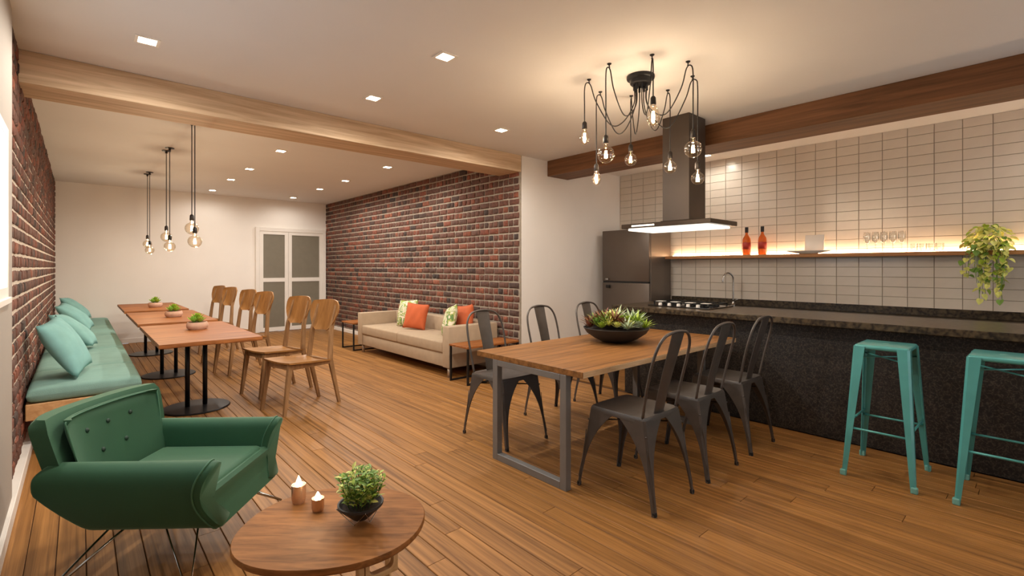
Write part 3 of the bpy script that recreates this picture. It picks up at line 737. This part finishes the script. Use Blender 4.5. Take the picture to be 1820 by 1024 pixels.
# ------------------------------------------------------------------ wooden chairs
def wood_chair():
    t = thing('wooden_chair', 'x', 'chair')
    # local: +x is forward (towards the table)
    def seat(u, v):
        a, b_ = 2*u-1, 2*v-1
        return (a*.215, b_*(.215-.02*(a < 0)*abs(a)), .455-.016*(1-b_*b_)*(1-.4*a)+.014*a)
    m = MB(); n = 10
    m.grid(seat, n, n); m.grid(lambda u, v: (lambda p: (p[0], p[1], p[2]-.016))(seat(u, v)), n, n)
    q = n+1; o = q*q
    ring = [i*q for i in range(q)]+[n*q+j for j in range(1, q)]+[i*q+n for i in range(n-1, -1, -1)]+[j for j in range(n-1, 0, -1)]
    for i in range(len(ring)): a, b_ = ring[i], ring[(i+1) % len(ring)]; m.f.append((a, b_, b_+o, a+o))
    m.build('seat', 'chair_ply', t, 50)
    # backrest: wide curved panel, narrower at the bottom with rounded corners
    def back(off):
        def fn(u, v):
            b_ = 2*u-1; f = v
            wdt = .115+.108*math.sin(min(1, f*1.45)*PI/2)
            if f > .8: wdt -= .035*((f-.8)/.2)**2
            if f < .12: wdt -= .03*(1-f/.12)
            z = .70+.30*f-.015*b_*b_*(f > .5)
            return (-.235-.055*f-.05*(1-b_*b_)+off, b_*wdt, z)
        return fn
    m = MB(); nu, nv = 12, 10
    m.grid(back(0), nu, nv); m.grid(back(-.014), nu, nv)
    q = nv+1; o = (nu+1)*q
    ring = [i*q for i in range(nu+1)]+[nu*q+j for j in range(1, q)]+[i*q+nv for i in range(nu-1, -1, -1)]+[j for j in range(nv-1, 0, -1)]
    for i in range(len(ring)): a, b_ = ring[i], ring[(i+1) % len(ring)]; m.f.append((a, b_, b_+o, a+o))
    m.build('backrest', 'chair_ply', t, 50)
    def bar(p0, p1, a0, a1):
        m = MB(); rs = []
        for p, (wx, wy) in ((p0, a0), (p1, a1)):
            rs.append([(p[0]-wx, p[1]-wy, p[2]), (p[0]+wx, p[1]-wy, p[2]), (p[0]+wx, p[1]+wy, p[2]), (p[0]-wx, p[1]+wy, p[2])])
        return m.loft(rs)
    for s in (-1, 1):
        bar((.245, s*.185, 0), (.185, s*.175, .445), (.013, .013), (.021, .017)).build('leg', 'chair_oak', t)
        m = MB(); rs = []
        for x_, y_, z, wx in ((-.33, .165, 0, .013), (-.225, .172, .44, .022), (-.25, .150, .70, .019), (-.318, .145, .95, .013)):
            y_ *= s; wy = .013
            rs.append([(x_-wx, y_-wy, z), (x_+wx, y_-wy, z), (x_+wx, y_+wy, z), (x_-wx, y_+wy, z)])
        m.loft(rs).build('leg', 'chair_oak', t)
        MB().b2((-.22, s*.172-.011, .395), (.19, s*.172+.011, .437)).build('side_rail', 'chair_oak', t)
    MB().b2((.175, -.165, .395), (.195, .165, .435)).build('cross_rail', 'chair_oak', t)
    MB().b2((-.235, -.165, .395), (-.215, .165, .435)).build('cross_rail', 'chair_oak', t)
    return t
wc = wood_chair(); first = True
wl_ = ['first of six, closest to the green armchair', 'second of six from the armchair', 'third of six from the armchair', 'fourth of six from the armchair', 'fifth of six from the armchair', 'sixth of six, closest to the far wall']
for k, (X, Y, rz) in enumerate(((1.54, 4.74, 0), (1.54, 5.50, 0), (1.54, 6.85, 0), (1.54, 7.66, 0), (1.54, 8.80, 0), (1.54, 9.62, 0))):
    o = wc if first else copy_tree(wc); first = False
    o.location = (X, Y, 0); o.rotation_euler = (0, 0, PI+.24+rz)
    tag(o, 'wooden chair with curved plywood back, '+wl_[k], 'chair', 'wooden chairs facing the bench')
# ------------------------------------------------------------------ sofa
sf = thing('sofa', 'beige fabric sofa with block arms against the brick wall', 'sofa', (3.24, 4.72, 0))
SD, SLn = .755, 2.50
MB().b2((.02, .145, .12), (SD-.01, SLn-.145, .285), .012, 2).build('base', 'sofa_fabric', sf, 40)
for a, b_ in ((0, .14), (SLn-.14, SLn)): MB().b2((0, a, .12), (SD, b_, .612), .014, 2).build('arm', 'sofa_fabric', sf, 40)
MB().b2((SD-.17, .142, .286), (SD, SLn-.142, .618), .014, 2).build('backrest', 'sofa_fabric', sf, 40)
hw = (SLn-.29)/2
for k in range(2): MB().b2((.0, .144+k*(hw+.002), .287), (SD-.172, .144+hw+k*(hw+.002), .425), .022, 3).build('seat_cushion', 'sofa_fabric', sf, 40)
for x_ in (.06, SD-.08):
    for y_ in (.08, SLn-.08): MB().tube([(x_, y_, 0), (x_, y_, .1195)], .021, 14).build('leg', 'sofa_leg', sf, True)
def sofa_pillow(X, Y, m_, label, w_, tilt, roll, nx, ny):
    o = pillow('sofa_pillow', w_, w_, .14, m_, label, (X, Y, .428+w_*.485), (0, 0, 0), 'pillows on the sofa')
    lean(o, nx, ny, tilt, roll)
sofa_pillow(3.69, 6.47, 'floral_fabric', 'green and cream leaf print pillow behind the far orange pillow', .41, 14, 4, -1, -.2)
sofa_pillow(3.62, 6.10, 'orange_fabric', 'orange pillow at the far end of the sofa', .38, 16, -4, -1, -.5)
sofa_pillow(3.56, 5.17, 'floral_fabric', 'green and cream leaf print pillow by the near sofa arm', .41, 16, 12, -1, .35)
sofa_pillow(3.735, 5.09, 'orange_fabric', 'orange pillow tucked behind the near sofa arm', .41, 10, 8, -1, .1)
# side tables
def side_table(X0, X1, Y0, Y1, z, label):
    t = thing('side_table', label, 'side table', (X0, Y0, 0), 0, 'side tables by the sofa')
    w_, d_ = X1-X0, Y1-Y0
    MB().b2((0, 0, z-.022), (w_, d_, z), .003).build('tabletop', 'table_walnut', t)
    for y_ in (.015, d_-.015):
        m = MB()
        m.b2((.008, y_-.01, 0), (.028, y_+.01, z-.0225)).b2((w_-.028, y_-.01, 0), (w_-.008, y_+.01, z-.0225)).b2((.028, y_-.01, 0), (w_-.028, y_+.01, .018))
        m.build('leg_frame', 'dark_iron', t)
side_table(3.20, 3.98, 4.30, 4.66, .43, 'low side table with wood top and black frame beside the near sofa arm')
side_table(3.20, 3.95, 7.30, 7.75, .44, 'low side table with black frame beyond the far sofa arm')
# ------------------------------------------------------------------ dining table, bowl and metal chairs
DX0, DX1, DY0, DY1 = 2.125, 4.135, 1.765, 2.74
dt = thing('dining_table', 'oak dining table with steel frame legs below the chandelier', 'table', (DX0, DY0, 0))
tw, td = DX1-DX0, DY1-DY0
tpo = MB().b2((0, 0, .685), (tw, td, .722), .002).build('tabletop', 'table_oak', dt)
MB().b2((.004, -.0025, .687), (tw-.004, -.0002, .720)).build('lit_edge_band', 'lit_edge_oak', tpo)  # paler wood on this one edge paints the light falling on it
for xx in (0.0, tw-.33):
    m = MB(); y0, y1, s_ = .125, .80, .075
    m.b2((xx, y0, 0), (xx+s_*.6, y0+.05, .6845), .002).b2((xx, y1-.05, 0), (xx+s_*.6, y1, .6845), .002).b2((xx, y0+.05, 0), (xx+s_*.6, y1-.05, .045), .002).b2((xx, y0+.05, .645), (xx+s_*.6, y1-.05, .6845), .002)
    m.build('leg_frame', 'table_steel', dt)
bw = thing('succulent_bowl', 'wide black bowl of mixed succulents on the dining table', 'plant bowl', (3.21, 2.32, .7222))
MB().lathe([(0, 0), (.10, 0), (.17, .03), (.235, .075), (.262, .115), (.255, .117), (.225, .08), (.16, .04), (0, .03)], 44).build('bowl', 'bowl_black', bw, 50)
MB().lathe([(.235, .098), (.15, .115), (0, .12)], 28).build('soil', 'soil', bw, True)
R = random.Random(11); spec = []
mats = ['leaf_red', 'leaf_bright', 'leaf_grey', 'leaf_mid', 'leaf_lime']
for i in range(46):
    rr = .232*math.sqrt((i+.5)/46); a = i*2.399963
    px_, py_ = rr*math.cos(a), rr*math.sin(a)
    lat = px_*CS-py_*SN
    if lat < -.10: mt = R.choice(['leaf_red', 'leaf_mid', 'leaf_red', 'leaf_bright'])
    elif lat < .06: mt = R.choice(['leaf_lime', 'leaf_bright', 'leaf_red', 'leaf_grey'])
    else: mt = R.choice(['leaf_bright', 'leaf_lime', 'leaf_grey', 'leaf_bright'])
    z = .112+.065*(1-(rr/.24)**2)
    kd = R.random()
    mb_ = rosette(R.uniform(.06, .085), 24, .42, .3) if kd < .6 else spiky(R.uniform(.10, .135), 26, 1.15, .14, R)
    mb_.build('succulent', mt, bw, False, (px_, py_, z))
sp = cl(0, .16); spiky(.155, 26, .9, .10, R).build('succulent', 'leaf_grey', bw, False, (sp[0], sp[1], .13))
def metal_leg(fx_, fy_, tx_, ty_, zt, w0, w1, th, powr=2.2, n=12):
    """sheet-metal leg: L section lofted from the floor to the seat corner; flanges point inwards and widen upwards"""
    m = MB(); rs = []; sx = -1 if fx_ > 0 else 1; sy = -1 if fy_ > 0 else 1
    for i in range(n+1):
        f = i/n; cx_ = fx_+(tx_-fx_)*f; cy_ = fy_+(ty_-fy_)*f; z = zt*f
        w_ = w1+(w0-w1)*f**powr; c = min(.012, w_*.3)
        P = [(0, c), (c, 0), (w_, 0), (w_, th), (c+th*.4, th), (th, c+th*.4), (th, w_), (0, w_)]
        rs.append([(cx_+sx*a, cy_+sy*b_, z) for a, b_ in P])
    return m.loft(rs)
def metal_chair():
    t = thing('metal_chair', 'x', 'chair')
    zs = .485; hs = .185
    m = MB(); n = 12
    def seat(u, v):
        a, b_ = 2*u-1, 2*v-1; k = 1-.05*(abs(a*b_))**3
        return (a*hs*k, b_*hs*k, zs+.012-.014*(1-a*a)*(1-b_*b_))
    m.grid(seat, n, n)
    q = n+1; ring = [i*q for i in range(q)]+[n*q+j for j in range(1, q)]+[i*q+n for i in range(n-1, -1, -1)]+[j for j in range(n-1, 0, -1)]
    for dz, k in ((-.012, 1.03), (-.03, 1.035)):
        o = len(m.v)
        for r in range(len(ring)): v = m.v[ring[r]]; m.v.append((v[0]*k, v[1]*k, zs+.012+dz))
        if dz == -.012: prev = ring
        for r in range(len(ring)): a, b_ = prev[r], prev[(r+1) % len(ring)]; m.f.append((a, b_, o+(r+1) % len(ring), o+r))
        prev = [o+r for r in range(len(ring))]
    m.build('seat', 'black_metal', t, 50)
    for sx in (-1, 1):
        for sy in (-1, 1):
            lg = metal_leg(sx*.212, sy*.268, sx*.188, sy*.188, zs-.004, .178, .022, .006, 3.2, 16).build('leg', 'black_metal', t, 40)
            MB().box((sx*.201, sy*.257, .012), (.021, .021, .024), .003).build('foot_cap', 'rubber', lg)
            def cor(f, a, b_): return (sx*(.212-.024*f-a), sy*(.268-.08*f-b_), (zs-.004)*f)
            MB().tube([cor(.72, .001, .001), cor(.56, .012, -.001), cor(.36, .013, -.001), cor(.12, .004, .002), cor(.36, -.001, .013), cor(.56, -.001, .012)], .0028, 6, closed=True).build('leg_rib', 'black_metal', lg, True)
    # back hoop, leaning backwards (local -y)
    zt = .962
    pts = [(-.172, -.165, zs), (-.184, -.20, .66), (-.186, -.235, .80), (-.170, -.258, .888), (-.122, -.272, .944), (-.05, -.279, zt), (0, -.28, zt+.003), (.05, -.279, zt), (.122, -.272, .944), (.170, -.258, .888), (.186, -.235, .80), (.184, -.20, .66), (.172, -.165, zs)]
    MB().tube(spline(pts, 5), .0085, 8).build('back_hoop', 'black_metal', t, True)
    m = MB(); rs = []
    for z, y_, w_ in ((zs-.0, -.158, .050), (.60, -.183, .053), (.74, -.220, .057), (.86, -.255, .061), (zt-.004, -.282, .064)):
        rs.append([(-w_, y_-.002, z), (-w_*.5, y_-.008, z), (w_*.5, y_-.008, z), (w_, y_-.002, z), (w_, y_+.002, z), (w_*.5, y_-.004, z), (-w_*.5, y_-.004, z), (-w_, y_+.002, z)])
    m.loft(rs).build('back_splat', 'black_metal', t, 40)
    MB().tube([(-.19, -.20, .40), (.19, .20, .40)], .005, 6).tube([(.19, -.20, .41), (-.19, .20, .41)], .005, 6).build('cross_brace', 'black_metal', t, True)
    return t
mc = metal_chair(); first = True
ml = [((2.46, 1.645), 0, 'on the near side of the dining table, farthest from the bar'), ((3.06, 1.645), 0, 'on the near side of the dining table, middle one'), ((3.70, 1.645), 0, 'on the near side of the dining table, closest to the bar'),
      ((2.48, 2.845), PI, 'on the sofa side of the dining table, farthest from the bar'), ((3.16, 2.86), PI, 'on the sofa side of the dining table, middle one'), ((3.83, 2.86), PI, 'on the sofa side of the dining table, behind the succulent bowl')]
for (X, Y), rz, lb in ml:
    o = mc if first else copy_tree(mc); first = False
    o.location = (X, Y, 0); o.rotation_euler = (0, 0, rz)
    tag(o, 'dark metal chair '+lb, 'chair', 'dark metal dining chairs')
# ------------------------------------------------------------------ bar stools
def stool():
    t = thing('bar_stool', 'x', 'stool'); zs = .828
    MB().b2((-.152, -.138, zs-.03), (.152, .138, zs), .012, 3).build('seat', 'teal_metal', t, 40)
    MB().lathe([(.016, zs+.0004), (.014, zs+.002), (0, zs+.0022)], 16).build('seat_hole', 'teal_tip', t)
    for sx in (-1, 1):
        for sy in (-1, 1):
            lg = metal_leg(sx*.245, sy*.185, sx*.156, sy*.142, zs-.012, .062, .026, .006, 1.0, 6).build('leg', 'teal_metal', t, 40)
            MB().box((sx*.236, sy*.176, .018), (.032, .032, .036), .006, 2).build('foot_cap', 'teal_tip', lg)
    def at_z(z): f = z/zs; return .245+(.156-.245)*f-.012, .185+(.142-.185)*f-.012
    for z, ax in ((.30, 'y'), (.335, 'x')):
        a, b_ = at_z(z)
        for s in (-1, 1):
            if ax == 'y': MB().tube([(s*a, -b_, z), (s*a, b_, z)], .007, 8).build('foot_rail', 'teal_metal', t, True)
            else: MB().tube([(-a, s*b_, z), (a, s*b_, z)], .007, 8).build('foot_rail', 'teal_metal', t, True)
    a, b_ = at_z(.74)
    MB().tube([(-a, -b_, .735), (a, b_, .735)], .005, 6).tube([(a, -b_, .745), (-a, b_, .745)], .005, 6).build('cross_brace', 'teal_metal', t, True)
    return t
bs = stool(); b2_ = copy_tree(bs)
bs.location = (3.855, .695, 0); tag(bs, 'teal metal bar stool fully in view before the dark bar', 'stool', 'teal bar stools')
b2_.location = (3.865, .165, 0); tag(b2_, 'teal metal bar stool cut off by the right edge', 'stool', 'teal bar stools')
# ------------------------------------------------------------------ green armchair
ax_, ay_ = cl(2.31, -1.59)
ac = thing('armchair', 'green buttoned armchair on chrome wire legs beside the coffee table', 'armchair', (ax_, ay_, 0), -TH+math.radians(2))
# local: +x front, y lateral (+y = far side from the viewer)
def xr(z):
    if z < .42: return -.205-.16*min(1, (z-.205)/.19)**.95 if z > .205 else -.205
    return -.365+.03*(max(0, z-.455)/.05)**2
def xf_(z): return .345-.05*math.sin(max(0, min(1, (z-.20)/.30))*PI)
armp = [(.18, .222), (.235, .206), (.275, .212), (.312, .275), (.34, .345), (.356, .41), (.357, .45), (.343, .482), (.315, .502), (.284, .504), (.260, .486), (.249, .45), (.243, .38), (.232, .30), (.19, .25)]
q_ = [Vector((0, a, b_)) for a, b_ in armp]
q_ = spline(q_[-2:]+q_+q_[:2], 3); armp = [(max(v.y, .17), max(v.z, .205)) for v in q_[6:-7]]
def arm(s):
    m = MB(); rs = []
    cy_, cz_ = .29, .37
    for f, k in ((0, .955), (.006, .98), (.02, .995), (.05, 1), (.3, 1), (.65, 1), (.955, 1), (.98, .99), (.993, .965), (1, .93)):
        r = []
        for y_, z in armp:
            yy, zz = cy_+(y_-cy_)*k, cz_+(z-cz_)*k
            r.append((xr(z)+(xf_(z)-xr(z))*f, s*yy, zz))
        rs.append(r)
    return m.loft(rs)
for s in (-1, 1):
    a = arm(s).build('arm', 'green_velvet', ac, 60)
    for ff in (.955,):
        pts = [(xr(z)+(xf_(z)-xr(z))*ff, s*y_*1.004, z+(.002 if z > .49 else 0)) for y_, z in armp]
        MB().tube(pts, .004, 6, closed=True).build('piping', 'green_piping_lit', a, True)
MB().b2((-.18, -.24, .21), (.285, .24, .33), .012, 2).build('base', 'green_velvet', ac, 40)
m = MB(); rs = []
for y_ in [(-.25+.05*i) for i in range(11)]:
    rs.append([(.24, y_, .208), (.335, y_, .205), (.315, y_, .26), (.295, y_, .31), (.30, y_, .352), (.285, y_, .366), (.26, y_, .366), (.24, y_, .34)])
m.loft(rs).build('front_rail', 'green_velvet', ac, 40)
m = MB(); m.box((0, 0, 0), (.52, .478, .09), .03, 4)
m.v = [(v[0], v[1], v[2]+(.014*(1-(v[0]/.27)**2)*(1-(v[1]/.25)**2) if v[2] > 0 else 0)) for v in m.v]
m.build('seat_cushion', 'green_velvet', ac, 50, (.02, 0, .335))
# backrest: curved thick shell, leaning back
def bshell(off, zt, zb, hw_, thk, sub):
    m = MB(); rs = []
    for i in range(sub+1):
        f = i/sub; z = zb+(zt-zb)*f
        k = 1
        if f > .86: k = 1-.05*((f-.86)/.14)**2
        lean_ = -.06-.085*f
        e = .03*(f > .9)*((f-.9)/.1)**2
        r = []; hwf = (hw_-.05*(1-f)**1.5)*k
        N_ = 12
        for j in range(N_+1): b_ = -1+2*j/N_; r.append((-.24+lean_+off+.055*abs(b_)**2.5-e*.4, b_*hwf, z))
        for j in range(N_+1): b_ = 1-2*j/N_; r.append((-.24+lean_+off-thk+.045*abs(b_)**2.5+.03*abs(b_)**8+e, b_*(hwf-.004), z-.0))
        rs.append(r)
    return m.loft(rs)
bk = bshell(0, .690, .32, .335, .10, 14).build('backrest', 'green_velvet', ac, 45)
bk2 = bshell(.026, .672, .33, .278, .03, 12)
cu = bk2.build('back_cushion', 'green_velvet', bk, 45)
def bface(y_, z, off):
    f = (z-.33)/(.672-.33); b_ = y_/.278
    return (-.24-.06-.085*f+off+.055*abs(b_)**2.5, y_, z)
pts = []
for i in range(21): f = i/20; z = .345+(.662-.345)*f; hwf = (.278-.05*(1-(z-.33)/.342)**1.5)*.985; pts.append(bface(-hwf, z, .03))
for i in range(1, 20): b_ = -1+2*i/20; pts.append(bface(b_*.266, .668, .03))
for i in range(21): f = 1-i/20; z = .345+(.662-.345)*f; hwf = (.278-.05*(1-(z-.33)/.342)**1.5)*.985; pts.append(bface(hwf, z, .03))
MB().tube(pts, .004, 6).build('piping', 'green_piping_lit', bk, True)
for y_, z in ((-.13, .585), (0, .588), (.13, .591), (-.065, .475), (.075, .478)):
    q = bface(y_, z, .027)
    MB().lathe([(.0, .006), (.008, .005), (.012, .0), (.011, -.004)], 14, M=Matrix.Translation(q) @ Matrix.Rotation(PI/2-.2, 4, 'Y')).build('button', 'green_button', bk, True)
# chrome wire legs
for fx_, fy_ in ((.30, .40), (.30, -.42), (-.30, .40), (-.28, -.44)):
    m = MB(); m.tube([(fx_*.55, fy_*.28, .222), (fx_, fy_, .006), (fx_*.2, fy_*.5, .222)], .0055, 8).build('wire_leg', 'chrome', ac, True)
MB().tube([(.14, .09, .218), (.14, -.09, .218), (-.14, -.09, .218), (-.14, .09, .218)], .0055, 8, closed=True).build('wire_frame', 'chrome', ac, True)
# ------------------------------------------------------------------ coffee table, candles, plant
ctx, cty = cl(1.775, -.655); CZ = .38
ct = thing('coffee_table', 'low rounded wooden coffee table with pale plywood loop legs', 'coffee table', (ctx, cty, 0), -TH)
# local: +x = right in the picture, +y = away
def blob(s, z):
    out = []
    for k in range(64):
        a = 2*PI*k/64; c_, s__ = math.cos(a), math.sin(a)
        r = 1/((abs(c_)**2.25+abs(s__)**2.25)**(1/2.25))
        out.append((.325*r*c_*s+.018*s__*.6, .285*r*s__*s*(1-.04*c_), z))
    return out
MB().loft([blob(.975, CZ-.026), blob(1, CZ-.018), blob(1, CZ-.004), blob(.992, CZ)]).build('tabletop', 'coffee_oak', ct, 40)
def loop(x0, y0, x1, y1, zb=0):
    """flat plywood loop leg standing under the top, from (x0,y0) to (x1,y1)"""
    L_ = math.hypot(x1-x0, y1-y0); ang = math.atan2(y1-y0, x1-x0); zt = CZ-.0265; th = .022
    m = MB(); out = [(0, 0), (L_, 0), (L_, zt), (0, zt)]
    def rr(x0, z0, x1, z1, r, n=5):
        o = []
        for cx_, cz_, a0 in ((x1-r, z0+r, -PI/2), (x1-r, z1-r, 0), (x0+r, z1-r, PI/2), (x0+r, z0+r, PI)):
            for i in range(n+1): a = a0+PI/2*i/n; o.append((cx_+r*math.cos(a), cz_+r*math.sin(a)))
        return o
    O = rr(0, zb, L_, zt, .004); I = rr(.014, zb+.018, L_-.016, zt-.006, .02)
    n = len(O); vv = [(p[0], -th/2, p[1]) for p in O]+[(p[0], -th/2, p[1]) for p in I]+[(p[0], th/2, p[1]) for p in O]+[(p[0], th/2, p[1]) for p in I]
    ff = []
    for i in range(n):
        j = (i+1) % n
        ff += [(i, j, n+j, n+i), (2*n+i, 2*n+j, 3*n+j, 3*n+i), (i, j, 2*n+j, 2*n+i), (n+i, n+j, 3*n+j, 3*n+i)]
    return m.add(vv, ff, Matrix.Translation((x0, y0, 0)) @ Matrix.Rotation(ang, 4, 'Z'))
def foot(x0, y0, yaw):
    z1 = CZ-.0265
    return MB().b2((-.011, -.013, 0), (.011, .013, z1), .003).mesh('leg_post', 'ply'), (x0, y0, 0), (0, 0, yaw)
loop(.161, -.165, .250, -.088, .265).build('loop_leg', 'ply', ct, 30)
loop(-.165, .165, -.25, .07, .265).build('loop_leg', 'ply', ct, 30)
for x0, y0, yaw in ((.150, -.175, .7), (-.129, -.215, .2), (-.15, .178, .7), (.15, .19, 0)):
    me_, lo_, ro_ = foot(x0, y0, yaw); put('leg_post', me_, ct, lo_, ro_)
def candle(px, py, r, h_, label):
    X, Y = at(px, py, CZ)
    t = thing('candle_holder', label, 'candle', (X, Y, CZ+.0002), 0, 'candles on the coffee table')
    MB().lathe([(0, 0), (r*.86, 0), (r, h_*.25), (r, h_), (r*.92, h_), (r*.9, h_*.3), (0, h_*.2)], 22).build('holder', 'copper', t, 45)
    MB().lathe([(r*.88, h_*.3), (r*.88, h_*.72), (0, h_*.72)], 20).build('wax', 'wax', t, 40)
    fl_ = MB().lathe([(0, h_*.74), (.009, h_*.84), (.0125, h_*.98), (.008, h_*1.22), (0, h_*1.5)], 12).build('flame', 'flame', t, True)
    light('flame_light', 'POINT', t, (0, 0, h_*1.3), .35, WARM2, shadow_soft_size=.012)
candle(531, 893, .027, .072, 'taller lit candle in a copper holder on the coffee table')
candle(565, 908, .023, .05, 'shorter lit candle in a copper holder on the coffee table')
X, Y = at(641, 926, CZ)
ph = thing('potted_plant', 'bushy green plant in a black faceted bowl on the coffee table', 'plant', (X, Y, CZ+.0002), -TH)
MB().lathe([(0, .012), (.028, .012), (.082, .062), (.082, .070), (.076, .070), (.03, .022), (0, .022)], 24).build('bowl', 'bowl_black', ph, 30)
m = MB()
for a in (.5, 2.07, 3.64, 5.21):
    c_, s__ = math.cos(a), math.sin(a); c2, s2 = math.cos(a+1.57), math.sin(a+1.57)
    m.tube([(.086*c_, .086*s__, .064), (.040*(c_+c2)/1.4, .040*(s__+s2)/1.4, .002), (.086*c2, .086*s2, .064)], .0016, 5)
m.build('wire_stand', 'chrome', ph)
MB().lathe([(.07, .058), (0, .064)], 16).build('soil', 'soil', ph)
R = random.Random(5); lf = leaf_mb(.024, .012, .3, .2); f1 = MB(); f2 = MB(); f3 = MB(); stm = MB()
for i in range(46):
    a = i*2.39996; sp_ = math.sqrt((i+.5)/46); L_ = R.uniform(.10, .145)*(1-.25*sp_)
    tip = Vector((.088*sp_*math.cos(a), .088*sp_*math.sin(a), .06+L_)); b0 = Vector((.05*sp_*math.cos(a), .05*sp_*math.sin(a), .055))
    stm.tube([b0, (b0+tip)/2+Vector((0, 0, .01)), tip], .0012, 4)
    for k in range(13):
        f = .22+.78*k/12; p_ = b0.lerp(tip, f)
        R.choice((f1, f1, f2, f3)).add(lf.v, lf.f, dirM(p_, k*2.4+i, R.uniform(.2, 1.0), R.uniform(-.4, .4), R.uniform(.8, 1.3)))
for fm, mm in ((f1, 'leaf_mid'), (f2, 'leaf_bright'), (f3, 'leaf_lime')): tag(fm.build('foliage', mm, ph), kind='stuff')
tag(stm.build('stems', 'leaf_dark', ph), kind='stuff')
